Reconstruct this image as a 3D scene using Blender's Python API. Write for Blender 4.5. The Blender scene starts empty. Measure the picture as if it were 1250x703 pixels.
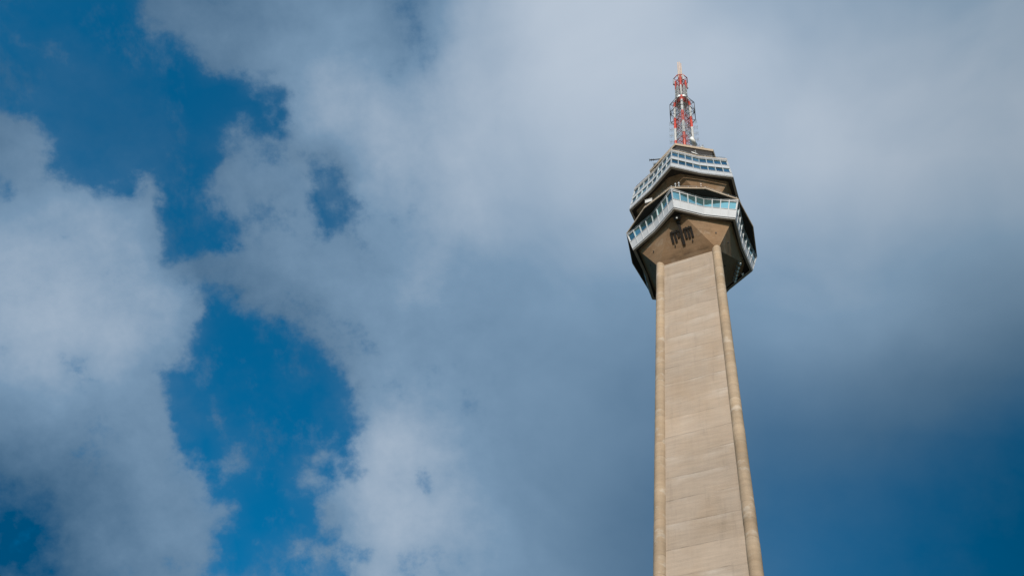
import bpy, bmesh, math, random
from mathutils import Vector, Matrix

# ---------------------------------------------------------------- camera
scene = bpy.context.scene
R = math.radians
cam_data = bpy.data.cameras.new("camera")
cam = bpy.data.objects.new("camera", cam_data)
scene.collection.objects.link(cam)
scene.camera = cam
cam_data.sensor_width = 36.0
cam_data.lens = 32.808
cam_data.clip_start = 0.5
cam_data.clip_end = 20000.0
CAM_POS = Vector((0.0, -56.698, 1.7))
fwd = Vector((-0.19144876, 0.46538598, 0.86415465))
rgt = Vector((0.97923134, 0.15042884, 0.1359307))
upv = Vector((0.06673354, -0.87223108, 0.48451994))
m = Matrix((rgt, upv, -fwd)).transposed().to_4x4()
m.translation = CAM_POS
cam.matrix_world = m

# ---------------------------------------------------------------- sun and sky
SUN_AZ, SUN_EL = R(4.0), R(19.0)          # azimuth from -Y towards +X
sun_dir = Vector((math.sin(SUN_AZ) * math.cos(SUN_EL), -math.cos(SUN_AZ) * math.cos(SUN_EL), math.sin(SUN_EL)))
sd = bpy.data.lights.new("sun", 'SUN')
sd.energy = 4.5
sd.angle = R(0.5)
sd.color = (1.0, 0.92, 0.80)
sun = bpy.data.objects.new("sun", sd)
sun.rotation_euler = sun_dir.to_track_quat('Z', 'Y').to_euler()
sun.location = sun_dir * 400
scene.collection.objects.link(sun)
scene.view_settings.view_transform = 'Standard'
scene.view_settings.look = 'None'
scene.view_settings.exposure = 0.0
scene.view_settings.gamma = 1.0
scene.view_settings.use_curve_mapping = False

world = bpy.data.worlds.new("World")
scene.world = world
world.use_nodes = True
world.cycles.sampling_method = 'MANUAL'
world.cycles.sample_map_resolution = 512


class NT:
    """small helper round a node tree"""
    def __init__(self, tree):
        self.t = tree
        self.t.nodes.clear()

    def n(self, kind, **kw):
        nd = self.t.nodes.new(kind)
        for k, v in kw.items():
            setattr(nd, k, v)
        return nd

    def put(self, sock, v):
        if isinstance(v, bpy.types.NodeSocket):
            self.t.links.new(v, sock)
        elif v is not None:
            if sock.type == 'RGBA' and not hasattr(v, '__len__'):
                v = (v, v, v, 1)
            elif sock.type == 'RGBA' and len(v) == 3:
                v = (*v, 1)
            sock.default_value = v

    def math(self, op, a, b=None, c=None, clamp=False):
        nd = self.n('ShaderNodeMath', operation=op, use_clamp=clamp)
        self.put(nd.inputs[0], a)
        if b is not None: self.put(nd.inputs[1], b)
        if c is not None: self.put(nd.inputs[2], c)
        return nd.outputs[0]

    def vmath(self, op, a, b=None, scale=None):
        nd = self.n('ShaderNodeVectorMath', operation=op)
        self.put(nd.inputs[0], a)
        if b is not None: self.put(nd.inputs[1], b)
        if scale is not None: self.put(nd.inputs[3], scale)
        return nd.outputs['Value'] if op in ('DOT_PRODUCT', 'LENGTH', 'DISTANCE') else nd.outputs[0]

    def mix(self, f, a, b, blend='MIX'):
        nd = self.n('ShaderNodeMix', data_type='RGBA', blend_type=blend)
        self.put(nd.inputs[0], f); self.put(nd.inputs[6], a); self.put(nd.inputs[7], b)
        return nd.outputs[2]

    def rng(self, v, a, b, c=0.0, d=1.0, interp='LINEAR'):
        nd = self.n('ShaderNodeMapRange', interpolation_type=interp)
        self.put(nd.inputs[0], v)
        for i, x in enumerate((a, b, c, d)): self.put(nd.inputs[i + 1], x)
        return nd.outputs[0]

    def noise(self, vec, scale, detail=3.0, rough=0.5, lac=2.0, dist=0.0):
        nd = self.n('ShaderNodeTexNoise')
        self.put(nd.inputs['Vector'], vec)
        nd.inputs['Scale'].default_value = scale
        nd.inputs['Detail'].default_value = detail
        nd.inputs['Roughness'].default_value = rough
        nd.inputs['Lacunarity'].default_value = lac
        nd.inputs['Distortion'].default_value = dist
        return nd

    def ramp(self, f, stops, interp='LINEAR'):
        nd = self.n('ShaderNodeValToRGB')
        cr = nd.color_ramp
        cr.interpolation = interp
        while len(cr.elements) < len(stops): cr.elements.new(0.5)
        for e, (pos, c) in zip(cr.elements, stops):
            e.position = pos
            e.color = (*c, 1) if len(c) == 3 else c
        self.put(nd.inputs[0], f)
        return nd.outputs[0]

    def sep(self, v):
        nd = self.n('ShaderNodeSeparateXYZ'); self.put(nd.inputs[0], v)
        return nd.outputs

    def comb(self, x=0.0, y=0.0, z=0.0):
        nd = self.n('ShaderNodeCombineXYZ')
        for i, v in enumerate((x, y, z)): self.put(nd.inputs[i], v)
        return nd.outputs[0]


# Cloud chart of the sky dome: stereographic all-sky chart about the zenith
# (u east-ish, v away from the viewer). Two digits per cell: cover and brightness.
FAR_SIDE = [
    ("2424242424242424242424242424242424499999999999999999999877608990",
     "1515151515151515151515151515151517192123252731343739393633304255"),
    ("2424242424242424242424242424242424849999999999999999999770649289",
     "1515151515151515151515151515151618202224262832353739393532324557"),
    ("2424242424242424242424242424242424979999999999999999999364709389",
     "1515151515151515151515151515151618202224262933353839383532354759"),
    ("2424242424242424242424222424242447999999999999999999998860769289",
     "1515151515151515151515151515151719212325273033363839373431374961"),
    ("2424242424242424242419181007111678999999999999999999988159839190",
     "1515151515151515151515151515151719212325283134373940363330405163"),
    ("5229242424242424242416362103021559969999999999999999987560889091",
     "2019171615151515151515151515151518222527303335373939363330425365"),
    ("9998968462382424242414203002020411539999999999999999977163908992",
     "2625242221191817151517191815151518212730333638404240363233445667"),
    ("9899999999999793775019070202020205197797999999999999977162899394",
     "2827272726262423222121221815151516182127343942454541363136486269"),
    ("6275889698999999999982150202020202091519699899999999987764899695",
     "3230292928282727262625221715151515151725354249535450443843556669"),
    ("5858585861738594989983130202020205161618165198999999988875959695",
     "4038363432302929283031241816151515152027323751585959554953626972"),
    ("9892806658585858599880130402020206143167352794999999999997979696",
     "4846444240383735343635282321181615162327273050585959575459667073"),
    ("9999999998938269639896651511160904126267676799999999999999989898",
     "5654525048464442424443373126221715182529293242505559606063666972"),
    ("9999999999999999989999985331861904229667556267979999999999999999",
     "6059595856545250505151474034332215192931312831375060616365687072"),
    ("9999999999999999999999999997961906339797956533809999999999999999",
     "6261616060595958575655534642401815213134343331334960626568707172"),
    ("9999999999999999999999999999891603158199997930569799999999999999",
     "6262626262616160606059575349431515243237383731315358606265676870"),
    ("9999999999999999999999999999791415168699998935549799999999999999",
     "6262626262626263636363615854471815253238424035365355586062636566"),
    ("9999999999999999999999999999918085899799999772869899999999999999",
     "5960616262626263646566656259513619233037434341415153565759606162"),
    ("9999999999999999999999999999977242609999999998999999999999999999",
     "5657585960616264656666656361594721172634404242444951535455565758"),
    ("9999999999999999999999999999999622419699999999999999999999999999",
     "4750535556575961636566656361564420152330364144454748505152535455"),
    ("9999999999999999999999999999987518143385999999999999999999999999",
     "3841434649515458606364615957504017161922293540434446474848495051"),
    ("9999999999999999999999999997711708031020759999999999999999999999",
     "2932353739424650545860575350422816151618233137414243444546474748"),
    ("9999999999999999999999999530180703030308249199999999999999999999",
     "2023262831343842465052514742342118161718212836424343434344444545"),
    ("9999999999999999999999999018050603030303115399999999999999999999",
     "1013161922252934384245454135262017161718202636454847474746464545"),
    ("9999999999999999999999999622053703030303072184999999999999999999",
     "0305070912151924303439423831231916161720232938495251505048474645"),
    ("9999999999999999999999999726064127030303031360999999999999999999",
     "0101020204071117232835403730262421191922273340535755525149474644"),
    ("9999999999999999999999999724094057070306201349999999999999999999",
     "0000000101030511172532383731302927232427334150626258555149474543"),
    ("9999999999999999999999999981184560181452542995999999999999999999",
     "0000000000020510152330373734323029272832385162706763585450474543"),
    ("9999999999999999999999999998342317034454207999999999999999999999",
     "0000000000010611172430353737333031313338445668726965615650464442"),
    ("9999999999999999999999999997623803033342599899999999999999999999",
     "0000000000010612192429353737332930343642506070706865605549454341"),
    ("9999999999999999999999999994612503030831969999999999999999999999",
     "0000000000010513202731353636322628343640465768696765595448444239"),
    ("9999999999999999999999999996630627335852558599999999999999999999",
     "0000000000010614222931343636322627343738405365686562585349454239"),
    ("9999999999999999999999999978451431480618444998999999999999999999",
     "0000000000020715233032343635312627333739405263666360575350464340"),
    ("9999999999999999999999999966312037452019156299999999999999999999",
     "0000000001020916243032343634312627323739405062615956535048454239"),
    ("9999999999999999999999999953212047362020207699999999999999999999",
     "0000000001031017253032353634302527333739405061585552494845434138"),
    ("9999999999999999999999999842202054272020208499999999999999999999",
     "0000000001041118263033353634292528343839405261585552494745424037"),
    ("9999999999999999999999999748202058202020209199999999999999999999",
     "0000000001051119273133353633292429353839415360575552494744424037"),
    ("9999999999999999999999999657202061202020239599999999999999999999",
     "0000000001051220283133353633282429353839425460575451494644424036"),
    ("9999999999999999999999999361202061202020299799999999999999999999",
     "0000000001061321293133363533282430363839435660575451484644423936"),
]
NEAR_SIDE = [
    ("909999999999999999999999999999999999",
     "557579848381756967635652535454545454"),
    ("899999999999999999999999999999999999",
     "607680848280756966635652535454545454"),
    ("909999999999999999999999999999999999",
     "657781848280746966635652535454545454"),
    ("959899999999999999999999999999999999",
     "697682838279746966635652535454545454"),
    ("969799999999999999999999999999999999",
     "737883838280797774716662616060595858"),
    ("999999999999999999999999999999999999",
     "727578797979797878767472696766666666"),
    ("999999999999999999999999999999999999",
     "676971737475767676767673716967676767"),
    ("999999999999999999999999999999999999",
     "575961636565656565666665636159595959"),
    ("999999999999999999999999999999999999",
     "494950515252525252535251484339383837"),
    ("999999999999999999999999999999999998",
     "454443414141424344454438322418171717"),
    ("999999999795939194969797959492929291",
     "444037343230282727272520141007060606"),
    ("999999999489837982848686878991919191",
     "423834292522181514121008050301010101"),
    ("999999999182736668707377828994949494",
     "393529231916131008060503020100000000"),
    ("999999998877665959626773808893929292",
     "393327211815120907050301010000000000"),
    ("999999978776655855606673808791919191",
     "373125191714110906040201010000000000"),
    ("999999968675645855606773808791919191",
     "363024191614110805030201000000000000"),
]
V0, V1 = 0.02, 0.46


def build_sky():
    w = NT(world.node_tree)
    out = w.n('ShaderNodeOutputWorld')
    bg = w.n('ShaderNodeBackground')
    w.t.links.new(bg.outputs[0], out.inputs[0])
    bg.inputs[1].default_value = 0.15
    sky = w.n('ShaderNodeTexSky', sky_type='NISHITA')
    sky.sun_disc = False
    sky.sun_elevation = SUN_EL
    sky.sun_rotation = math.atan2(sun_dir.x, sun_dir.y)
    sky.altitude = 400
    sky.air_density = 1.0
    sky.dust_density = 0.3
    sky.ozone_density = 3.0
    d = w.n('ShaderNodeTexCoord').outputs['Generated']
    s = w.sep(d)
    den = w.math('ADD', w.math('MAXIMUM', s[2], 0.0), 1.0)
    q = w.vmath('SCALE', d, scale=w.math('DIVIDE', 1.0, den))
    # wind-torn edges: the chart is looked up through two scales of turbulence
    n1 = w.noise(q, 16.0, 5.0, 0.55)
    n2 = w.noise(w.vmath('ADD', q, (3.1, 7.7, 1.3)), 60.0, 6.0, 0.6)
    qs = w.sep(q)
    soft = w.rng(qs[0], -0.17, -0.06, 0, 1, 'SMOOTHSTEP')
    warp = w.vmath('ADD', w.vmath('SCALE', w.vmath('SUBTRACT', n1.outputs['Color'], (0.5, 0.5, 0.5)), scale=0.026),
                   w.vmath('SCALE', w.vmath('SUBTRACT', n2.outputs['Color'], (0.5, 0.5, 0.5)), scale=0.014))
    warp = w.vmath('SCALE', warp, scale=w.math('SUBTRACT', 1.0, w.math('MULTIPLY', soft, 0.75)))
    qw = w.sep(w.vmath('ADD', q, warp))
    qv = qw[1]

    def chart(table, ua, ub):
        fu = w.rng(qw[0], ua, ub)
        rows, acc = len(table), None
        for r, (cov_row, bri_row) in enumerate(table):
            n = len(cov_row) // 2
            stops = [(c / (n - 1), (int(cov_row[2 * c:2 * c + 2]) / 99.0, int(bri_row[2 * c:2 * c + 2]) / 99.0, 0.0)) for c in range(n)]
            rc = w.ramp(fu, stops, 'LINEAR')
            if acc is None:
                acc = rc
            else:
                acc = w.mix(w.rng(qv, V0 + (V1 - V0) * (r - 1) / (rows - 1), V0 + (V1 - V0) * r / (rows - 1)), acc, rc)
        return acc

    acc = w.mix(w.rng(qw[0], -0.12, -0.105), chart(FAR_SIDE, -0.45, -0.10), chart(NEAR_SIDE, -0.10, 0.23))
    sp = w.n('ShaderNodeSeparateColor')
    w.put(sp.inputs[0], acc)
    cover, bright = sp.outputs[0], sp.outputs[1]
    added_bank = w.math('MULTIPLY', w.rng(w.sep(q)[1], 0.018, 0.0, 0, 1, 'SMOOTHSTEP'), w.rng(w.sep(q)[0], -0.09, -0.13, 0, 1, 'SMOOTHSTEP'))  # unseen bright cloud added for pale reflections in the upper left panes
    added_bank = w.math('MULTIPLY', added_bank, w.rng(w.sep(q)[0], -0.36, -0.28, 0, 1, 'SMOOTHSTEP'))
    bright = w.math('MAXIMUM', bright, added_bank)
    cover = w.math('MAXIMUM', cover, added_bank)
    # unseen sky added for window reflections: clear gap high up, bright bank round sun
    gap = w.math('MULTIPLY', w.rng(qs[1], -0.02, -0.10, 0, 1, 'SMOOTHSTEP'), w.rng(w.math('ADD', qs[0], w.math('MULTIPLY', qs[1], 0.2)), -0.08, 0.0, 0, 1, 'SMOOTHSTEP'))
    cover = w.math('MULTIPLY', cover, w.math('SUBTRACT', 1.0, w.math('MULTIPLY', gap, 0.9)))
    sunq = sun_dir
    cs = w.vmath('DOT_PRODUCT', d, tuple(sunq))
    glow = w.rng(cs, 0.60, 0.95, 0, 1, 'SMOOTHSTEP')
    cover = w.math('MAXIMUM', cover, w.math('MULTIPLY', glow, 0.95))
    # ragged texture
    hard = w.math('SUBTRACT', 1.0, soft)
    nf = w.noise(w.vmath('ADD', q, (1.7, 0.4, 5.0)), 26.0, 12.0, 0.64)
    nn = w.math('SUBTRACT', nf.outputs[0], 0.5)
    amp = w.math('ADD', w.math('MULTIPLY', hard, 2.0), 0.10)
    cv = w.math('ADD', cover, w.math('MULTIPLY', nn, amp))
    crisp = w.rng(cv, 0.31, 0.83, 0, 1, 'SMOOTHSTEP')
    # thin veil that stays between the firm edges, mostly where the chart is half covered
    veil = w.math('MULTIPLY', cover, 0.9)
    cov = w.math('ADD', w.math('MULTIPLY', crisp, 0.72), w.math('MULTIPLY', veil, 0.28))
    # shreds of thin cloud drifting in the gaps
    sh = w.noise(w.vmath('ADD', w.vmath('MULTIPLY', q, (1.2, 0.85, 1.0)), (5.2, 3.3, 2.0)), 17.0, 12.0, 0.66).outputs[0]
    shred = w.math('MULTIPLY', w.rng(sh, 0.50, 0.72, 0, 1, 'SMOOTHSTEP'), w.math('SUBTRACT', 1.0, cover))
    cov = w.math('ADD', cov, w.math('MULTIPLY', shred, 0.62))
    thin = w.noise(w.vmath('ADD', q, (2.2, 8.1, 4.0)), 11.0, 7.0, 0.6).outputs[0]
    thin = w.math('MULTIPLY', w.rng(thin, 0.44, 0.68, 0, 1, 'SMOOTHSTEP'), w.math('SUBTRACT', 1.0, cover))
    cov = w.math('ADD', cov, w.math('MULTIPLY', thin, 0.20))
    smooth = w.math('ADD', w.math('MULTIPLY_ADD', cover, 1.06, -0.05), w.math('MULTIPLY', nn, 0.06), clamp=True)
    fmix = w.n('ShaderNodeMix', data_type='FLOAT')
    w.put(fmix.inputs[0], soft); w.put(fmix.inputs[2], cov); w.put(fmix.inputs[3], smooth)
    cov = w.math('ADD', fmix.outputs[0], 0.0, clamp=True)
    nb = w.noise(w.vmath('ADD', q, (9.7, 2.4, 1.0)), 10.0, 4.0, 0.5, dist=0.4)
    lit = w.math('MULTIPLY', bright, 2.5, clamp=True)
    br = w.math('ADD', bright, w.math('MULTIPLY', w.math('MULTIPLY', w.math('SUBTRACT', nb.outputs[0], 0.5), 0.34), lit))
    br = w.math('ADD', br, w.math('MULTIPLY', nn, w.math('ADD', w.math('MULTIPLY', hard, 0.32), 0.05)), clamp=True)
    cloud = w.ramp(br, [(0.0, CLOUD[0]), (0.11, CLOUD[1]), (0.50, CLOUD[2]), (0.85, CLOUD[3]), (1.0, CLOUD[4])])
    cloud = w.vmath('MULTIPLY', cloud, w.mix(w.rng(qs[0], 0.04, 0.18), (1, 1, 1), (1.02, 0.95, 0.89)))
    cloud = w.vmath('MULTIPLY', cloud, w.mix(glow, (1, 1, 1), (1.15, 0.96, 0.78)))
    cloud = w.vmath('SCALE', cloud, scale=w.math('ADD', 6.667, w.math('MULTIPLY', glow, 18.0)))
    blue = w.mix(1.0, sky.outputs[0], SKY_TINT, 'MULTIPLY')
    col = w.mix(cov, blue, cloud)
    w.put(bg.inputs[0], col)


def lin(r, g, b):
    f = lambda c: (c / 255 / 12.92) if c / 255 < 0.04045 else ((c / 255 + 0.055) / 1.055) ** 2.4
    return (f(r), f(g), f(b))


CLOUD = [lin(0, 75, 118), lin(70, 104, 134), lin(121, 150, 177), lin(178, 192, 208), lin(194, 205, 218)]
SKY_TINT = (0.0, 0.82, 1.02)
build_sky()

# ---------------------------------------------------------------- materials
def new_mat(name):
    m = bpy.data.materials.new(name)
    m.use_nodes = True
    w = NT(m.node_tree)
    out = w.n('ShaderNodeOutputMaterial')
    b = w.n('ShaderNodeBsdfPrincipled')
    w.t.links.new(b.outputs[0], out.inputs[0])
    return m, w, b


def concrete(name, col, lift=2.05, dirt=1.0, rough=0.85, patch=0.0, seed=0.0, stain=(0.20, 0.12, 0.07)):
    """board-marked concrete poured in lifts: joints, streaks, patches, runs"""
    m, w, b = new_mat(name)
    o = w.n('ShaderNodeTexCoord').outputs['Object']
    o = w.vmath('ADD', o, (seed, seed * 0.7, 0.0))
    s = w.sep(o)
    wob = w.noise(o, 0.5, 2).outputs[0]
    z = w.math('ADD', s[2], w.math('MULTIPLY', w.math('SUBTRACT', wob, 0.5), 0.25))
    zl = w.math('DIVIDE', z, lift)
    fl = w.math('FLOOR', zl)
    wn = w.n('ShaderNodeTexWhiteNoise', noise_dimensions='1D')
    w.put(wn.inputs['W'], w.math('ADD', fl, seed))
    fr = w.math('SUBTRACT', zl, fl)
    board = w.noise(w.vmath('MULTIPLY', o, (0.35, 0.35, 3.2)), 1.0, 5, 0.62).outputs[0]
    fine = w.noise(w.vmath('MULTIPLY', o, (1.0, 1.0, 9.0)), 1.6, 4, 0.6).outputs[0]
    runs = w.noise(w.vmath('MULTIPLY', o, (2.6, 2.6, 0.09)), 1.0, 4, 0.6).outputs[0]
    big = w.noise(w.vmath('MULTIPLY', o, (0.16, 0.16, 0.11)), 1.0, 4, 0.55).outputs[0]
    grain = w.noise(o, 7.0, 4, 0.6).outputs[0]
    v = w.math('ADD', 0.92, w.math('MULTIPLY', w.math('SUBTRACT', wn.outputs[0], 0.5), 0.11 * dirt))
    for src, k in ((board, 0.44), (fine, 0.14), (runs, 0.13), (big, 0.50), (grain, 0.14)):
        v = w.math('ADD', v, w.math('MULTIPLY', w.math('SUBTRACT', src, 0.47), k * dirt))
    stg = w.n('ShaderNodeTexWhiteNoise', noise_dimensions='1D')
    w.put(stg.inputs['W'], w.math('FLOOR', w.math('DIVIDE', w.math('ADD', fl, 0.5 + 3 * seed), 3.0)))
    v = w.math('ADD', v, w.math('MULTIPLY', w.math('SUBTRACT', stg.outputs[0], 0.5), 0.12 * dirt))
    stain_m = w.rng(w.noise(w.vmath('MULTIPLY', o, (1.4, 1.4, 0.16)), 1.0, 5, 0.62).outputs[0], 0.56, 0.74)
    v = w.math('SUBTRACT', v, w.math('MULTIPLY', stain_m, 0.13 * dirt))
    v = w.math('MULTIPLY', v, w.rng(w.math('ADD', z, w.math('MULTIPLY', wn.outputs[0], 6.0)), 62, 80, 0.90, 1.0))  # darker lower down: lens vignette and real tone, both put into the colour
    # pour joints, broken along their length
    jn = w.math('MULTIPLY', w.rng(fr, 0.05, 0.0), w.rng(w.noise(w.vmath('MULTIPLY', o, (0.5, 0.5, 0.3)), 1.0, 3).outputs[0], 0.42, 0.62))
    v = w.math('SUBTRACT', v, w.math('MULTIPLY', jn, 0.34 * dirt))
    # pale laitance just under some joints
    pl = w.math('MULTIPLY', w.rng(fr, 0.45, 0.98), w.rng(w.noise(w.vmath('MULTIPLY', o, (0.22, 0.22, 0.45)), 1.3, 4).outputs[0], 0.48, 0.66))
    base = w.mix(pl, col, tuple(min(1, c * k) for c, k in zip(col, (1.18, 1.26, 1.36))))
    warm = w.rng(w.noise(w.vmath('MULTIPLY', o, (0.3, 0.3, 0.2)), 1.0, 3).outputs[0], 0.45, 0.75)
    base = w.mix(w.math('MULTIPLY', warm, 0.55), base, (col[0] * 0.95, col[1] * 0.86, col[2] * 0.74))
    if patch:
        pm = w.noise(w.vmath('MULTIPLY', o, (0.5, 0.5, 0.8)), 1.0, 5, 0.65).outputs[0]
        base = w.mix(w.math('MULTIPLY', w.rng(pm, 0.575, 0.66), patch), base, (0.42, 0.36, 0.30))
        sm = w.noise(w.vmath('MULTIPLY', o, (1.1, 1.1, 1.5)), 1.0, 5, 0.7).outputs[0]
        base = w.mix(w.math('MULTIPLY', w.rng(sm, 0.68, 0.73), patch), base, stain)
    colr = w.vmath('SCALE', base, scale=v)
    w.put(b.inputs['Base Color'], colr)
    b.inputs['Roughness'].default_value = rough
    b.inputs['Specular IOR Level'].default_value = 0.25
    bp = w.n('ShaderNodeBump')
    bp.inputs['Strength'].default_value = 0.5
    bp.inputs['Distance'].default_value = 0.03
    w.put(bp.inputs['Height'], w.math('ADD', w.math('ADD', fine, w.math('MULTIPLY', grain, 0.6)), w.math('MULTIPLY', jn, -0.8)))
    w.t.links.new(bp.outputs[0], b.inputs['Normal'])
    return m


def paint(name, col, rough=0.5, metal=0.0, vary=0.15, scale=0.8, spec=0.4):
    m, w, b = new_mat(name)
    o = w.n('ShaderNodeTexCoord').outputs['Object']
    n1 = w.noise(w.vmath('MULTIPLY', o, (1, 1, 0.35)), scale, 5, 0.6).outputs[0]
    n2 = w.noise(o, scale * 9, 3, 0.6).outputs[0]
    v = w.math('ADD', 1.0, w.math('ADD', w.math('MULTIPLY', w.math('SUBTRACT', n1, 0.5), vary * 2), w.math('MULTIPLY', w.math('SUBTRACT', n2, 0.5), vary)))
    w.put(b.inputs['Base Color'], w.vmath('SCALE', w.comb(*col), scale=v))
    b.inputs['Roughness'].default_value = rough
    b.inputs['Metallic'].default_value = metal
    b.inputs['Specular IOR Level'].default_value = spec
    return m


def glass(name, col, rough=0.04, metal=0.95):
    """solar-control coated pane: tinted mirror, each pane a little out of plane"""
    m, w, b = new_mat(name)
    oi = w.n('ShaderNodeObjectInfo')
    o = w.n('ShaderNodeTexCoord').outputs['Object']
    v = w.rng(oi.outputs['Random'], 0, 1, 0.52, 1.28)
    w.put(b.inputs['Base Color'], w.vmath('SCALE', w.comb(*col), scale=v))
    b.inputs['Metallic'].default_value = metal
    b.inputs['Roughness'].default_value = rough
    bp = w.n('ShaderNodeBump')
    bp.inputs['Strength'].default_value = 0.10
    bp.inputs['Distance'].default_value = 0.05
    w.put(bp.inputs['Height'], w.noise(o, 0.7, 1).outputs[0])
    w.t.links.new(bp.outputs[0], b.inputs['Normal'])
    return m


def banded(name, bands, red, white):
    """red and white obstruction paint by height above the roof"""
    m, w, b = new_mat(name)
    o = w.n('ShaderNodeTexCoord').outputs['Object']
    z = w.sep(o)[2]
    f = None
    for a, c in bands:
        k = w.math('MULTIPLY', w.math('GREATER_THAN', z, a), w.math('LESS_THAN', z, c))
        f = k if f is None else w.math('MAXIMUM', f, k)
    n = w.noise(o, 1.5, 4).outputs[0]
    c = w.mix(f, white, red)
    w.put(b.inputs['Base Color'], w.vmath('SCALE', c, scale=w.math('ADD', 0.65, w.math('MULTIPLY', n, 0.65))))
    b.inputs['Roughness'].default_value = 0.5
    return m


M = {}
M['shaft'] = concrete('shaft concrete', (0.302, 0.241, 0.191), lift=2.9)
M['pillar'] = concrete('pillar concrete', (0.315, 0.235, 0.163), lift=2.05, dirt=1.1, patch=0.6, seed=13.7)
M['pod'] = concrete('weathered pod concrete', (0.248, 0.158, 0.094), lift=9.0, dirt=1.55, patch=0.22, seed=4.2)
M['slab'] = concrete('slab edge concrete', (0.34, 0.27, 0.205), lift=9.0, seed=8.8)
M['dark'] = paint('dark brown roof storey', (0.014, 0.010, 0.008), 0.8, vary=0.25)
M['soffit'] = paint('dark soffit sheet', (0.030, 0.026, 0.023), 0.75, vary=0.25)
M['white'] = paint('white painted aluminium', (0.405, 0.41, 0.425), 0.42, vary=0.16)
M['grey_wall'] = paint('greyed aluminium cladding', (0.36, 0.37, 0.39), 0.45, vary=0.2)
M['panel'] = paint('pale aluminium panel', (0.60, 0.60, 0.62), 0.35, vary=0.12)
M['trim'] = paint('grey trim', (0.42, 0.41, 0.40), 0.5)
M['glass'] = glass('blue coated glass', (0.44, 0.60, 0.60))
M['deck_glass'] = glass('pale deck glazing', (0.26, 0.50, 0.53), metal=0.84)
M['steel'] = paint('galvanised steel', (0.40, 0.40, 0.40), 0.5, 0.3, vary=0.2)
M['darksteel'] = paint('dark steel', (0.06, 0.055, 0.055), 0.55, 0.2, vary=0.2)
M['comb_shadow'] = paint('dark brown comb shadow', (0.016, 0.011, 0.008), 0.6, vary=0.2)  # dark tone for the comb's shadow marks on the front facet
M['dish'] = paint('white dish paint', (0.72, 0.72, 0.70), 0.5, vary=0.08)
M['rod'] = paint('tan fibreglass', (0.46, 0.35, 0.28), 0.55, vary=0.1)
M['red'] = paint('obstruction red', (0.60, 0.06, 0.025), 0.5, vary=0.2)
M['lens'] = paint('lamp glass', (0.75, 0.75, 0.72), 0.15, vary=0.05)


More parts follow.
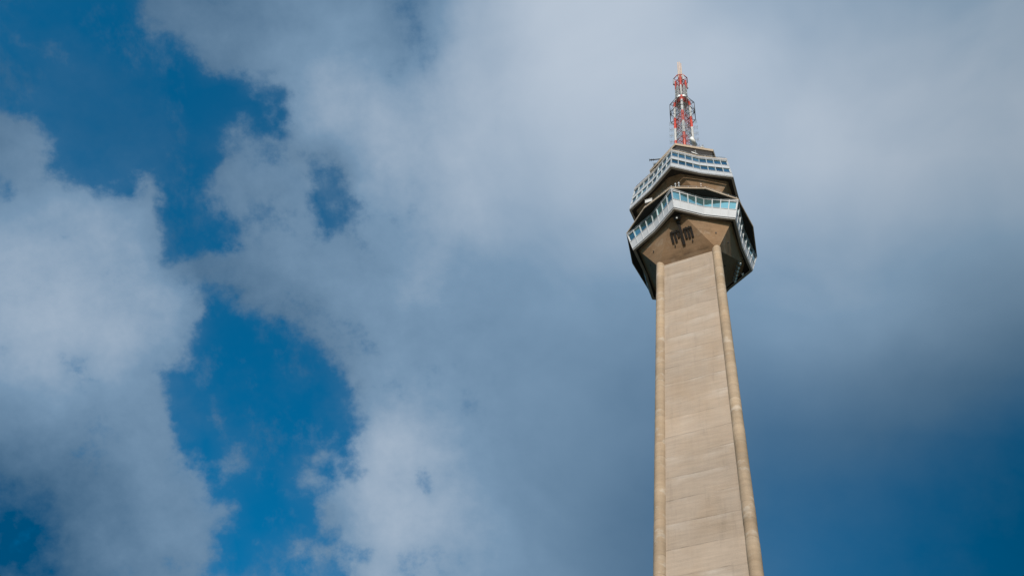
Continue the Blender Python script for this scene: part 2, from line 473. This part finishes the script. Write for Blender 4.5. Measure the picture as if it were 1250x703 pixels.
# ---------------------------------------------------------------- mesh helpers
class MB:
    """collects shapes, then links them as ONE mesh object"""
    def __init__(self):
        self.v = []
        self.f = []
        self.smooth = []

    def face(self, *pts):
        i = len(self.v)
        self.v += [tuple(p) for p in pts]
        self.f.append(tuple(range(i, i + len(pts))))
        self.smooth.append(False)

    def hexa(self, c):
        """eight corners: four of one side, then the matching four of the other"""
        i = len(self.v)
        self.v += [tuple(p) for p in c]
        for q in ((0, 1, 2, 3), (7, 6, 5, 4), (0, 4, 5, 1), (1, 5, 6, 2), (2, 6, 7, 3), (3, 7, 4, 0)):
            self.f.append(tuple(i + k for k in q))
            self.smooth.append(False)

    def prism(self, low, high):
        n = len(low)
        i = len(self.v)
        self.v += [tuple(p) for p in low] + [tuple(p) for p in high]
        self.f.append(tuple(i + k for k in reversed(range(n))))
        self.f.append(tuple(i + n + k for k in range(n)))
        self.smooth += [False, False]
        for k in range(n):
            j = (k + 1) % n
            self.f.append((i + k, i + j, i + n + j, i + n + k))
            self.smooth.append(False)

    def tube(self, a, b, r, r2=None, n=8, smooth=True):
        a, b = Vector(a), Vector(b)
        r2 = r if r2 is None else r2
        ax = (b - a).normalized()
        t = Vector((0, 0, 1)) if abs(ax.z) < 0.9 else Vector((1, 0, 0))
        e = ax.cross(t).normalized()
        g = ax.cross(e)
        i = len(self.v)
        for p, rr in ((a, r), (b, r2)):
            for k in range(n):
                an = 2 * math.pi * k / n
                self.v.append(tuple(p + e * rr * math.cos(an) + g * rr * math.sin(an)))
        for k in range(n):
            j = (k + 1) % n
            self.f.append((i + k, i + j, i + n + j, i + n + k))
            self.smooth.append(smooth)
        self.f.append(tuple(i + k for k in reversed(range(n))))
        self.f.append(tuple(i + n + k for k in range(n)))
        self.smooth += [False, False]

    def lathe(self, centre, axis, prof, n=24, smooth=True):
        """prof: (radius, distance along axis)"""
        c, ax = Vector(centre), Vector(axis).normalized()
        t = Vector((0, 0, 1)) if abs(ax.z) < 0.9 else Vector((1, 0, 0))
        e = ax.cross(t).normalized()
        g = ax.cross(e)
        i = len(self.v)
        for rr, h in prof:
            for k in range(n):
                an = 2 * math.pi * k / n
                self.v.append(tuple(c + ax * h + e * rr * math.cos(an) + g * rr * math.sin(an)))
        for q in range(len(prof) - 1):
            for k in range(n):
                j = (k + 1) % n
                self.f.append((i + q * n + k, i + q * n + j, i + (q + 1) * n + j, i + (q + 1) * n + k))
                self.smooth.append(smooth)
        self.f.append(tuple(i + k for k in reversed(range(n))))
        self.f.append(tuple(i + (len(prof) - 1) * n + k for k in range(n)))
        self.smooth += [False, False]

    def box(self, c, x, y, z, frame=None):
        c = Vector(c)
        fx, fy, fz = frame if frame else (Vector((1, 0, 0)), Vector((0, 1, 0)), Vector((0, 0, 1)))
        P = lambda a, b, d: c + fx * a * x / 2 + fy * b * y / 2 + fz * d * z / 2
        self.hexa([P(-1, -1, -1), P(1, -1, -1), P(1, 1, -1), P(-1, 1, -1), P(-1, -1, 1), P(1, -1, 1), P(1, 1, 1), P(-1, 1, 1)])

    def build(self, name, mat, parent=None):
        me = bpy.data.meshes.new(name)
        me.from_pydata(self.v, [], self.f)
        me.polygons.foreach_set('use_smooth', self.smooth)
        me.materials.append(mat)
        bm = bmesh.new()
        bm.from_mesh(me)
        bmesh.ops.remove_doubles(bm, verts=bm.verts, dist=1e-5)
        bmesh.ops.recalc_face_normals(bm, faces=bm.faces)
        bm.to_mesh(me)
        bm.free()
        o = bpy.data.objects.new(name, me)
        scene.collection.objects.link(o)
        if parent: o.parent = parent
        return o


def thing(name, label, cat, loc, rz=0.0, group=None):
    o = bpy.data.objects.new(name, None)
    scene.collection.objects.link(o)
    o.empty_display_size = 0.5
    o.location = loc
    o.rotation_euler = (0, 0, rz)
    o['label'] = label
    o['category'] = cat
    if group: o['group'] = group
    return o


rnd = random.Random(7)
PSI = -0.24392


def P(az, r, z):
    """point at azimuth az (degrees, 0 = the pod corner that points at the viewer)"""
    a = R(az)
    return Vector((r * math.sin(a), -r * math.cos(a), z))


def W(az, r, z):
    """the same point in world space (the tower is turned by PSI)"""
    return Matrix.Rotation(PSI, 4, 'Z') @ P(az, r, z)


def ring(spec, z):
    return [P(az, r, z) for az, r in spec]


# ---------------------------------------------------------------- ground
g = MB()
N = 72
rad = [0, 12, 30, 80, 200, 600, 2000, 9000]
for q in range(len(rad) - 1):
    for k in range(N):
        a0, a1 = 2 * math.pi * k / N, 2 * math.pi * (k + 1) / N
        pt = lambda r, a: (r * math.cos(a), r * math.sin(a), -0.0006 * max(0, r - 60) ** 1.35 * 0.6)
        if q == 0:
            g.face(pt(0, 0), pt(rad[1], a0), pt(rad[1], a1))
        else:
            g.face(pt(rad[q], a0), pt(rad[q + 1], a0), pt(rad[q + 1], a1), pt(rad[q], a1))
gm, gw, gb = new_mat('paved plaza and woodland floor')
go = gw.n('ShaderNodeTexCoord').outputs['Object']
gr = gw.vmath('LENGTH', go)
gn = gw.noise(go, 0.15, 6, 0.6).outputs[0]
gc = gw.mix(gw.rng(gr, 38, 42), (0.10, 0.08, 0.058), gw.ramp(gn, [(0.3, (0.020, 0.026, 0.012)), (0.7, (0.055, 0.05, 0.025))]))
gw.put(gb.inputs['Base Color'], gw.vmath('SCALE', gc, scale=gw.math('ADD', 0.7, gw.math('MULTIPLY', gn, 0.6))))
gb.inputs['Roughness'].default_value = 0.95
go_ = g.build('ground', gm)
go_['kind'] = 'structure'

# ---------------------------------------------------------------- the tower
T = thing('broadcast_tower', 'tall beige concrete television tower with a faceted two-tier glazed pod', 'tower', (0, 0, 0), PSI)
ZT = 108.0
RC = 4.17
taper = lambda z: RC + 0.0026 * (ZT - z)

# shaft core: triangle whose corners run inside the round corner pillars
b = MB()
b.prism([P(az, taper(14) + 0.32, 14) for az in (60, 180, 300)], [P(az, RC + 0.32, 107.60) for az in (60, 180, 300)])
# neck between the two tiers and up to the roof
b.prism([P(az, RC + 0.20, 108.6) for az in (60, 180, 300)], [P(az, RC + 0.25, 131.1) for az in (60, 180, 300)])
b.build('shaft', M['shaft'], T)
# round corner pillars with domed heads, then splayed legs under z = 14
for az in (60, 180, 300):
    b = MB()
    prof = []
    z = 14.0
    while z < 108.1:
        z1 = min(z + 2.05, 108.15)
        rr = 0.55 + rnd.uniform(-0.008, 0.008)
        prof += [(rr, z + 0.012), (rr, z1 - 0.012)]
        z = z1
    for k in range(1, 7):
        a = k / 6 * math.pi / 2
        prof.append((max(0.02, 0.55 * math.cos(a)), 108.15 + 0.62 * math.sin(a)))
    base, top = P(az, taper(14), 14), P(az, RC, 108)
    ax = (top - base).normalized()
    b.lathe(base - ax * 14, ax, prof, n=28)
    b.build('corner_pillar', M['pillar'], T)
    b = MB()
    t_ = P(az + 90, 1, 0)
    r_ = P(az, 1, 0)
    b.hexa([r_ * 12.6 + t_ * 1.6, r_ * 12.6 - t_ * 1.6, r_ * 15.2 - t_ * 1.3, r_ * 15.2 + t_ * 1.3] +
           [r_ * 0.3 + t_ * 1.9 + Vector((0, 0, 15)), r_ * 0.3 - t_ * 1.9 + Vector((0, 0, 15)), r_ * 4.9 - t_ * 0.7 + Vector((0, 0, 15)), r_ * 4.9 + t_ * 0.7 + Vector((0, 0, 15))])
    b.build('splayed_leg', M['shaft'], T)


def faceted_base(name, zt, rt, zb, ra, rb, da, mat):
    """inverted faceted cone: triangle below, truncated hexagon above"""
    b = MB()
    tri = {az: P(az, rt, zt) for az in (60, 180, 300)}
    c = {az: P(az, ra, zb) for az in (60, 180, 300)}
    top = []
    for az in (0, 120, 240):
        l, r = tri[(az - 60) % 360], tri[(az + 60) % 360]
        bl, br = P(az - da, rb, zb), P(az + da, rb, zb)
        b.face(l, r, br, bl)
        b.face(r, c[(az + 60) % 360], br)
        b.face(l, bl, c[(az - 60) % 360])
        top += [bl, br, c[(az + 60) % 360]]
    b.face(*top)
    b.face(tri[60], tri[180], tri[300])
    return b.build(name, mat, T)


ZLB, ZLT = 111.42, 115.39
pod = faceted_base('pod_base', 107.66, RC + 0.22, ZLB - 0.10, 7.08, 6.62, 6.5, M['pod'])

HEX = [0, 60, 120, 180, 240, 300]


def star(rc, rm):
    s = []
    for az in HEX:
        s += [(az, rc), (az + 30, rm)]
    return s


# flat soffit of the lower gallery
b = MB()
b.prism(ring(star(7.70, 6.45), ZLB - 0.10), ring(star(7.74, 6.50), ZLB + 0.14))
b.build('gallery_floor', M['soffit'], T)


class Wall:
    """one straight half of a gallery side: S(s, t, off) with s along it, t up it"""
    def __init__(self, b0, b1, t0, t1):
        self.q = (b0, b1, t0, t1)
        mid = (b0 + b1) / 2
        n = (b1 - b0).cross(t0 - b0).normalized()
        if n.dot(Vector((mid.x, mid.y, 0))) < 0: n = -n
        self.n = n
        self.len = (b1 - b0).length
        self.h = (t0 - b0).length

    def S(self, s, t, off=0.0):
        b0, b1, t0, t1 = self.q
        return (b0 * (1 - s) + b1 * s) * (1 - t) + (t0 * (1 - s) + t1 * s) * t + self.n * off

    def bar(self, mb, s0, s1, t0, t1, o0, o1):
        mb.hexa([self.S(s0, t0, o0), self.S(s1, t0, o0), self.S(s1, t1, o0), self.S(s0, t1, o0),
                 self.S(s0, t0, o1), self.S(s1, t0, o1), self.S(s1, t1, o1), self.S(s0, t1, o1)])


def gallery(name, zb, rcb, rmb, zt, rct, rmt, rows, bays, mull, pane, finish):
    """rows: (t0, t1) of each window band; the rest is panel"""
    fr = MB()
    walls = []
    for k, az in enumerate(HEX):
        B0, Bm, B1 = P(az, rcb, zb), P(az + 30, rmb, zb), P(az + 60, rcb, zb)
        T0, Tm, T1 = P(az, rct, zt), P(az + 30, rmt, zt), P(az + 60, rct, zt)
        walls += [Wall(B0, Bm, T0, Tm), Wall(Bm, B1, Tm, T1)]
    wins = []
    for wi, w in enumerate(walls):
        ds = mull / w.len
        dt = 0.045 / w.h
        # spandrel bands between the windows, built up as a stack of panels
        edges = [0.0]
        for t0, t1 in rows: edges += [t0, t1]
        edges.append(1.0)
        for i in range(0, len(edges), 2):
            a, c = edges[i], edges[i + 1]
            for k in range(bays):
                w.bar(fr, k / bays + 0.006, (k + 1) / bays - 0.006, a + (0.0 if i == 0 else dt), c - (0.0 if i == len(edges) - 2 else dt), -0.16, -0.02)
            if i > 0: w.bar(fr, 0.0, 1.0, a - dt, a + dt, -0.17, 0.03)
            if i < len(edges) - 2: w.bar(fr, 0.0, 1.0, c - dt, c + dt, -0.17, 0.03)
        w.bar(fr, 0.0, 1.0, -0.012, 0.028, -0.15, 0.05)
        w.bar(fr, 0.0, 1.0, 0.965, 1.012, -0.15, 0.06)
        for k in range(bays + 1):
            s = k / bays
            x = 0.5 if k in (0, bays) else 1.0
            w.bar(fr, max(0, s - ds * x), min(1, s + ds * x), 0.03, 0.96, -0.165, 0.045)
        # dark backing behind the panels
        for (t0, t1) in rows:
            for k in range(bays):
                wins.append((w, k / bays + ds, (k + 1) / bays - ds, t0 + dt, t1 - dt))
    o = fr.build(name, finish, T)
    for w, s0, s1, t0, t1 in wins:
        mb = MB()
        tw = rnd.uniform(-0.008, 0.008)
        mb.hexa([w.S(s0, t0, -0.10), w.S(s1, t0, -0.10), w.S(s1, t1, -0.10), w.S(s0, t1, -0.10),
                 w.S(s0, t0, -0.07 + tw), w.S(s1, t0, -0.07 - tw), w.S(s1, t1, -0.07), w.S(s0, t1, -0.07)])
        mb.build('window', pane, o)
    return o, walls


gal, wl = gallery('lower_gallery', ZLB, 7.84, 6.50, ZLT, 8.72, 7.12, [(0.46, 0.90)], 4, 0.055, M['deck_glass'], M['white'])
# floor trim under the wall: a bright flashing, a shadow gap, a second lip
b = MB()
for w in wl: w.bar(b, 0, 1, -0.085, -0.055, -0.28, 0.02)
b.build('drip_edge', M['trim'], T)

# open terrace slab above the lower gallery: nearly a regular dodecagon
b = MB()
slab = star(8.80, 8.34)
b.prism(ring(slab, ZLT + 0.055), ring([(a, r + 0.02) for a, r in slab], ZLT + 0.40))
ts = b.build('terrace_slab', M['slab'], T)
b = MB()
b.prism(ring(star(8.66, 8.20), ZLT + 0.02), ring(star(8.66, 8.20), ZLT + 0.052))
b.build('terrace_soffit', M['soffit'], T)


def railing(pts, h, n, parent, r=0.022, mat='steel'):
    b = MB()
    L = len(pts)
    for i in range(L):
        a, c = pts[i], pts[(i + 1) % L]
        for hh, k in ((h, 1.0), (h * 0.5, 0.6)):
            b.tube(a + Vector((0, 0, hh)), c + Vector((0, 0, hh)), r * k, n=6)
        for k in range(n):
            p = a.lerp(c, k / n)
            b.tube(p, p + Vector((0, 0, h)), r * 1.1, n=6)
    return b.build('railing', M[mat], parent)


railing(ring([(a, r - 0.25) for a, r in slab], ZLT + 0.38), 0.95, 4, ts)

# second faceted tier
faceted_base('upper_pod_base', 119.9, RC + 0.15, 123.52, 7.62, 7.15, 7.0, M['pod'])
ZUB, ZUT = 123.64, 130.9
b = MB()
b.prism(ring(star(8.44, 7.08), ZUB - 0.115), ring(star(8.46, 7.10), ZUB + 0.14))
b.build('gallery_floor', M['soffit'], T)
gal2, wu = gallery('upper_gallery', ZUB, 8.58, 7.20, ZUT, 8.05, 6.68, [(0.22, 0.47), (0.655, 0.915)], 4, 0.038, M['glass'], M['grey_wall'])
b = MB()
for w in wu: w.bar(b, 0, 1, -0.047, -0.030, -0.28, 0.02)
b.build('drip_edge', M['trim'], T)
b = MB()
b.prism(ring(star(8.12, 6.76), ZUT + 0.09), ring(star(8.12, 6.76), ZUT + 0.34))
us = b.build('upper_terrace_slab', M['slab'], T)
railing(ring(star(7.9, 6.6), ZUT + 0.32), 0.85, 4, us, r=0.03)

# roof storey: even dark brown walls flaring up to a thin pale slab
b = MB()
hx = lambda r, z: [P(a, r, z) for a in HEX]
b.prism(hx(4.9, ZUT + 0.34), hx(5.62, 138.9))
b.build('plant_storey', M['dark'], T)
b = MB()
b.prism(hx(5.80, 138.9), hx(5.90, 139.5))
rs = b.build('roof_slab', M['slab'], T)
railing(hx(5.5, 139.5), 0.9, 5, rs, r=0.025)

# drain outlets on the lit facets
def facet_point(zt, rt, zb, rb, da, az, s, t, off):
    """point on the trapezoid facet at az: s -1..1 across, t 0..1 upward"""
    l, r = P(az - 60, rt, zt), P(az + 60, rt, zt)
    bl, br = P(az - da, rb, zb), P(az + da, rb, zb)
    n = (r - l).cross(bl - l).normalized()
    if n.dot(P(az, 1, 0)) < 0: n = -n
    u = (s + 1) / 2
    return (l.lerp(r, u)).lerp(bl.lerp(br, u), t) + n * off, (r - l).normalized(), n


LOW = (107.66, RC + 0.22, ZLB - 0.10, 6.62, 6.5)
for az in (0, 120, 240):
    for s in (-0.42, 0.42):
        p, e, n = facet_point(*LOW, az, s, 0.36, 0)
        b = MB()
        b.tube(p - n * 0.1, p + n * 0.10, 0.085, n=12)
        b.build('drain_outlet', M['darksteel'], T)
for az in (30, 150, 270, 90, 210, 330):
    side = 1 if az in (30, 150, 270) else -1
    ca = az + 30 * side
    apex, c1, c2 = P(ca, RC + 0.22, 107.72), P(ca, 7.08, ZLB - 0.1), P(ca - 60 * side + 6.5 * side, 6.62, ZLB - 0.1)
    n = (c1 - apex).cross(c2 - apex).normalized()
    if n.z > 0: n = -n
    p = apex * 0.45 + c1 * 0.36 + c2 * 0.19
    b = MB()
    b.tube(p - n * 0.1, p + n * 0.10, 0.085, n=12)
    b.build('drain_outlet', M['darksteel'], T)

# ---------------------------------------------------------------- the mast
Z0 = 139.5
MA = thing('antenna_mast', 'red and white lattice antenna mast rising from the tower roof', 'mast', (0, 0, Z0), 0.0)
bands = [(7.5, 16.2), (22.3, 28.0), (34.2, 38.0), (44.8, 60)]
M['leg'] = banded('mast paint', bands, (0.44, 0.040, 0.015), (0.41, 0.40, 0.39))
M['brace'] = banded('bracing paint', bands, (0.42, 0.045, 0.022), (0.26, 0.25, 0.245))
H1, H2 = 36.8, 51.0
azs = (0, 90, 180, 270)
lowr = lambda z: 1.52 - 0.12 * z / H1
upr = lambda z: 1.02
for az in azs:
    b = MB()
    b.tube(P(az, lowr(0), 0), P(az, lowr(H1), H1), 0.25, 0.23, n=12)
    b.tube(P(az, upr(0), H1), P(az, upr(0), H2), 0.16, n=10)
    b.build('mast_leg', M['leg'], MA)
b = MB()
b.tube((0, 0, 0), (0, 0, H2 + 0.2), 0.21, n=12)
b.build('feeder_core', M['leg'], MA)
# lattice
b = MB()
z = 0.0
step = 2.6
k = 0
while z < H2 - 0.5:
    r = lowr if z < H1 - 0.1 else upr
    z1 = min(z + step, H1 if z < H1 - 0.1 else H2)
    for i, az in enumerate(azs):
        a2 = az + 90
        p0, p1, q0, q1 = P(az, r(z), z), P(a2, r(z), z), P(az, r(z1), z1), P(a2, r(z1), z1)
        b.tube(p0, p1, 0.05, n=5)
        b.tube(p0, q1, 0.038, n=5)
        b.tube(p1, q0, 0.038, n=5)
        b.tube((p0 + p1) / 2, (q0 + p0) / 2, 0.03, n=4)
        b.tube(P(az, r(z), z), (0, 0, z + 0.4), 0.03, n=4)
    z = z1
b.build('lattice_bracing', M['brace'], MA)
# cable ladder on the back
b = MB()
for s in (-0.22, 0.22):
    b.tube((s, 0.55, 0), (s, 0.55, H2), 0.025, n=5)
for i in range(113):
    b.tube((-0.22, 0.55, i * 0.45), (0.22, 0.55, i * 0.45), 0.014, n=4)
b.build('ladder', M['steel'], MA)


def octo(r, z):
    return [P(22.5 + 45 * k, r, z) for k in range(8)]


# octagonal cage round the mast
b = MB()
lo, hi, tp, bt = octo(2.42, 28.9), octo(2.42, 33.4), octo(1.25, 36.9), octo(1.5, 26.2)
for k in range(8):
    j = (k + 1) % 8
    for a, c, r in ((lo[k], lo[j], .055), (hi[k], hi[j], .055), (lo[k], hi[k], .065), (hi[k], tp[k], .05), (lo[k], bt[k], .05),
                    (lo[k], hi[j], .03), (lo[j], hi[k], .03), (hi[k], P(22.5 + 45 * k, 1.2, 33.4), .04), (lo[k], P(22.5 + 45 * k, 1.3, 28.9), .04)):
        b.tube(a, c, r, n=6)
b.build('octagonal_cage', M['darksteel'], MA)
# pale working platform and the red crown above it
b = MB()
b.prism(octo(1.38, 36.85), octo(1.38, 37.75))
pf = b.build('platform', M['dish'], MA)
railing(octo(1.34, 37.75), 1.0, 2, pf, r=0.02)
b = MB()
ro, ri = octo(1.46, 50.7), octo(1.05, 50.7)
for k in range(8):
    j = (k + 1) % 8
    b.tube(ro[k], ro[j], 0.09, n=8)
    b.tube(ro[k], (0, 0, 50.9), 0.05, n=6)
b.build('crown_ring', M['red'], MA)
# hanging panels under the crown, panel antennas on the upper section
for k in range(8):
    p = octo(1.46, 48.7)[k]
    if k % 2: continue
    rr = P(22.5 + 45 * k, 1, 0); tt = P(112.5 + 45 * k, 1, 0)
    b = MB()
    b.box(p, 0.16, 0.34, 3.0, (rr, tt, Vector((0, 0, 1))))
    b.tube(p + Vector((0, 0, 1.4)), p + Vector((0, 0, 1.95)), 0.05, n=6)
    b.tube(p + Vector((0, 0, -1.2)), P(22.5 + 45 * k, 0.9, 47.6), 0.04, n=6)
    b.build('hanging_panel', M['steel'], MA)
for tier in range(3):
    for az in (45, 135, 225, 315):
        c = P(az, 1.0, 39.3 + tier * 2.3)
        rr = P(az, 1, 0); tt = P(az + 90, 1, 0)
        b = MB()
        b.box(c, 0.10, 0.62, 1.95, (rr, tt, Vector((0, 0, 1))))
        for q in (-0.72, -0.24, 0.24, 0.72):
            for s in (-0.18, 0.18):
                b.tube(c + Vector((0, 0, q)) + tt * s, c + Vector((0, 0, q)) + tt * s + rr * 0.24, 0.03, n=5)
            b.tube(c + Vector((0, 0, q)) - tt * 0.36 + rr * 0.24, c + Vector((0, 0, q)) + tt * 0.36 + rr * 0.24, 0.03, n=5)
        b.build('panel_antenna', M['steel'], MA)
# spiky dipoles up the legs of the lower section
for az in (90, 270, 0, 180):
    for tier in range(5):
        zc = 13.0 + tier * 3.1
        b = MB()
        p = P(az, lowr(zc), zc)
        rr = P(az, 1, 0); tt = P(az + 90, 1, 0)
        b.tube(p, p + rr * 0.95, 0.035, n=6)
        for q in (0.45, 0.7, 0.95):
            b.tube(p + rr * q - tt * 0.42, p + rr * q + tt * 0.42, 0.022, n=5)
            b.tube(p + rr * q + Vector((0, 0, -0.42)), p + rr * q + Vector((0, 0, 0.42)), 0.022, n=5)
        b.build('dipole_array', M['steel'], MA)
# three whip rods on the very top
for x, y, h in ((-0.30, 0.0, 64.6), (0.03, -0.15, 64.2), (0.32, 0.1, 63.8)):
    b = MB()
    b.tube((x, y, 50.9), (x, y, h), 0.15, 0.125, n=10)
    rod = b.build('whip_rod', M['rod'], MA)
    b = MB()
    b.tube((x, y, h), (x, y, h + 0.35), 0.06, n=8)
    b.build('rod_tip', M['darksteel'], rod)


# ---------------------------------------------------------------- things mounted on the tower
def dish(loc, aim, r, label, group=None, drum=0.0, post=0.9, name='satellite_dish', mat='dish'):
    t = thing(name, label, 'dish antenna', loc, 0.0, group)
    aim = Vector(aim).normalized()
    c = Vector((0, 0, post + r * 0.6))
    b = MB()
    b.tube((0, 0, 0), (0, 0, post + r * 0.5), 0.055, n=10)
    b.tube((0, 0, post + r * 0.5), c - aim * 0.12, 0.05, n=8)
    b.build('mounting_post', M['steel'], t)
    prof = []
    for k in range(7):
        q = k / 6
        prof.append((max(0.02, r * q), 0.30 * r * q * q))
    back = prof + [(r, 0.30 * r + drum), (r * 0.96, 0.30 * r + drum)]
    if drum:
        prof2 = back + [(0.02, 0.30 * r + drum + 0.02)]
    else:
        prof2 = back + [(max(0.02, r * k / 6 * 0.96), 0.30 * r * (k / 6) ** 2 + 0.03) for k in range(6, -1, -1)]
    b = MB()
    b.lathe(c, aim, prof2, n=28)
    rf = b.build('reflector', M[mat], t)
    if not drum:
        b = MB()
        f = c + aim * r * 0.9
        side = aim.cross(Vector((0, 0, 1))).normalized() * r * 0.9
        for s in (side, -side, aim.cross(side)):
            b.tube(c + s + aim * 0.28 * r, f, 0.02, n=5)
        b.tube(f - aim * 0.08, f + aim * 0.1, 0.06, n=8)
        b.build('feed_arm', M['steel'], t)
    return t


dish(W(25, 4.9, Z0), (0.75, -0.35, 0.25), 0.8, 'large drum dish antenna on the roof slab beside the mast foot', drum=0.45, post=1.1, name='drum_antenna')
dish(W(25, 6.6, ZUT + 0.34), (0.45, -0.9, 0.28), 0.55, 'small white satellite dish on the ledge above the upper windows', post=0.5)
dish(W(46, 4.9, Z0), (0.3, -0.9, 0.2), 0.38, 'small grey dish on the roof slab, right of the drum antenna', mat='steel')
dish(W(-52, 5.2, Z0), (-0.8, -0.5, 0.2), 0.36, 'small grey dish at the left end of the roof slab', mat='steel')

# boom sticking out at the left of the plant storey
bo = thing('boom_antenna', 'short dark boom antenna jutting out left from the roof slab edge', 'antenna', W(-37, 5.2, Z0), 0.0)
b = MB()
b.tube((0.5, 0, 0.12), (-1.5, 0, 0.12), 0.10, n=8)
b.build('boom', M['darksteel'], bo)
for q in (-0.9, -1.2, -1.48):
    b = MB()
    b.tube((q, -0.22, 0.12), (q, 0.22, 0.12), 0.03, n=6)
    b.build('element', M['darksteel'], bo)

# comb-shaped shadow marks below the front corner, put in as flat dark panels
p0, e, n = facet_point(*LOW, 0, 0.0, 0.66, 0.0)
dn = (facet_point(*LOW, 0, 0.0, 0.0, 0.0)[0] - facet_point(*LOW, 0, 0.0, 1.0, 0.0)[0]).normalized()
rot = Matrix.Rotation(PSI, 3, 'Z')
pa = thing('comb_shadow_panels', 'dark brown flat panels standing in for a comb-shaped antenna shadow on the front facet under the pod', 'antenna', rot @ p0, PSI)
fr3 = (e, dn, n)
b = MB()
b.box(n * 0.08 + e * -0.80, 1.15, 0.25, 0.10, fr3)
b.box(n * 0.08 + e * 0.86, 1.15, 0.25, 0.10, fr3)
b.build('crossbar', M['comb_shadow'], pa)
b = MB()
b.box(n * 0.08 + dn * 0.45, 0.34, 3.0, 0.10, fr3)
b.box(n * 0.08 + dn * -1.1, 0.5, 0.35, 0.22, fr3)
b.build('centre_spine', M['comb_shadow'], pa)
for x, l in ((-1.26, 1.35), (-0.82, 1.3), (-0.40, 0.8), (0.50, 1.25), (0.90, 1.3), (1.30, 1.25)):
    b = MB()
    b.box(n * 0.06 + e * x + dn * (l / 2 + 0.02), 0.27, l, 0.07, fr3)
    b.build('panel', M['comb_shadow'], pa)
for x in (-1.1, -0.6, 0.7, 1.1):
    b = MB()
    b.box(n * 0.08 + e * x + dn * -0.15, 0.12, 0.14, 0.12, fr3)
    b.build('clamp', M['comb_shadow'], pa)
# camera dome at the top of the same facet
q0 = facet_point(*LOW, 0, 0.0, 0.96, 0.0)[0]
cd = thing('security_camera', 'small camera with white housing at the top of the front facet', 'camera', rot @ q0, PSI)
b = MB(); b.box(n * 0.12, 0.9, 0.55, 0.2, fr3); b.build('mount_plate', M['darksteel'], cd)
b = MB(); b.tube(n * 0.2, n * 0.5 + dn * 0.15, 0.16, n=12); b.build('bracket', M['darksteel'], cd)
b = MB(); b.lathe(n * 0.5 + dn * 0.2, n, [(0.02, -0.08), (0.11, -0.03), (0.125, 0.06), (0.09, 0.15), (0.02, 0.19)], n=16); b.build('housing', M['dish'], cd)

# floodlights in a slanting row on the dark facet at the right
spots = [(-0.79, 0.77), (-0.37, 0.76), (-0.02, 0.755), (0.33, 0.76), (0.66, 0.76), (0.95, 0.76)]
FL = {}
words = ['uppermost', 'second from the top', 'third from the top', 'fourth from the top', 'fifth from the top', 'lowest']


def floodlight(s, t, label, k=1.0):
    p, e_, n_ = facet_point(*LOW, 120, s, t, 0.0)
    d_ = (facet_point(*LOW, 120, s, 0.0, 0.0)[0] - facet_point(*LOW, 120, s, 1.0, 0.0)[0]).normalized()
    o = thing('floodlight', label, 'floodlight', rot @ p, PSI, 'floodlights on the dark right facet')
    if not FL:
        b = MB(); b.box(n_ * 0.05, 0.2, 0.2, 0.1, (e_, d_, n_)); b.tube(n_ * 0.08, n_ * 0.26, 0.04, n=8)
        FL['bracket'] = b.build('bracket', M['steel'], o)
        b = MB(); b.lathe(n_ * 0.26, n_, [(0.07, 0), (0.17, 0.1), (0.19, 0.22), (0.17, 0.23)], n=14)
        FL['head'] = b.build('lamp_head', M['dish'], o)
        b = MB(); b.tube(n_ * 0.47, n_ * 0.5, 0.165, n=14)
        FL['lens'] = b.build('lens', M['lens'], FL['head'])
    else:
        br = FL['bracket'].copy(); scene.collection.objects.link(br); br.parent = o
        hd = FL['head'].copy(); scene.collection.objects.link(hd); hd.parent = o
        ln = FL['lens'].copy(); scene.collection.objects.link(ln); ln.parent = hd
    return o


for (s, t), wd in zip(spots, words):
    floodlight(s, t, 'small white floodlight, %s of the slanting row on the dark right facet' % wd)
floodlight(0.62, 0.95, 'white floodlight standing apart beside the slanting row on the dark right facet')

# equipment box on the left end of the terrace slab, and short masts on its front corner
eb = thing('equipment_box', 'grey equipment box on the left edge of the open terrace', 'box', W(-25, 8.1, ZLT + 0.40), PSI)
b = MB(); b.box((0, 0, 0.55), 0.95, 0.7, 0.9); b.build('housing', M['trim'], eb)
b = MB(); b.box((0, 0, 1.03), 1.05, 0.8, 0.06); b.build('lid', M['steel'], eb)
b = MB()
for x in (-0.35, 0.35):
    for y in (-0.25, 0.25): b.tube((x, y, 0), (x, y, 0.11), 0.04, n=8)
b.build('feet', M['darksteel'], eb)
for az, r, h, lab in ((3.5, 8.5, 1.6, 'slim grey whip mast on the front corner of the open terrace, left of two'),
                      (6.5, 8.45, 1.8, 'slim grey whip mast on the front corner of the open terrace, right of two'),
                      (26, 8.25, 1.5, 'short tan sensor mast on the open terrace above the right-hand windows')):
    o = thing('whip_mast', lab, 'mast', W(az, r, ZLT + 0.40), PSI)
    b = MB(); b.lathe((0, 0, 0), (0, 0, 1), [(0.16, 0), (0.16, 0.05), (0.06, 0.06), (0.05, h * 0.6), (0.03, h)], n=10)
    b.build('pole', M['steel' if az < 20 else 'rod'], o)
    b = MB(); b.tube((0, 0, h * 0.6), (0, 0, h * 0.78), 0.13, n=10); b.build('sensor_head', M['steel' if az < 20 else 'rod'], o)
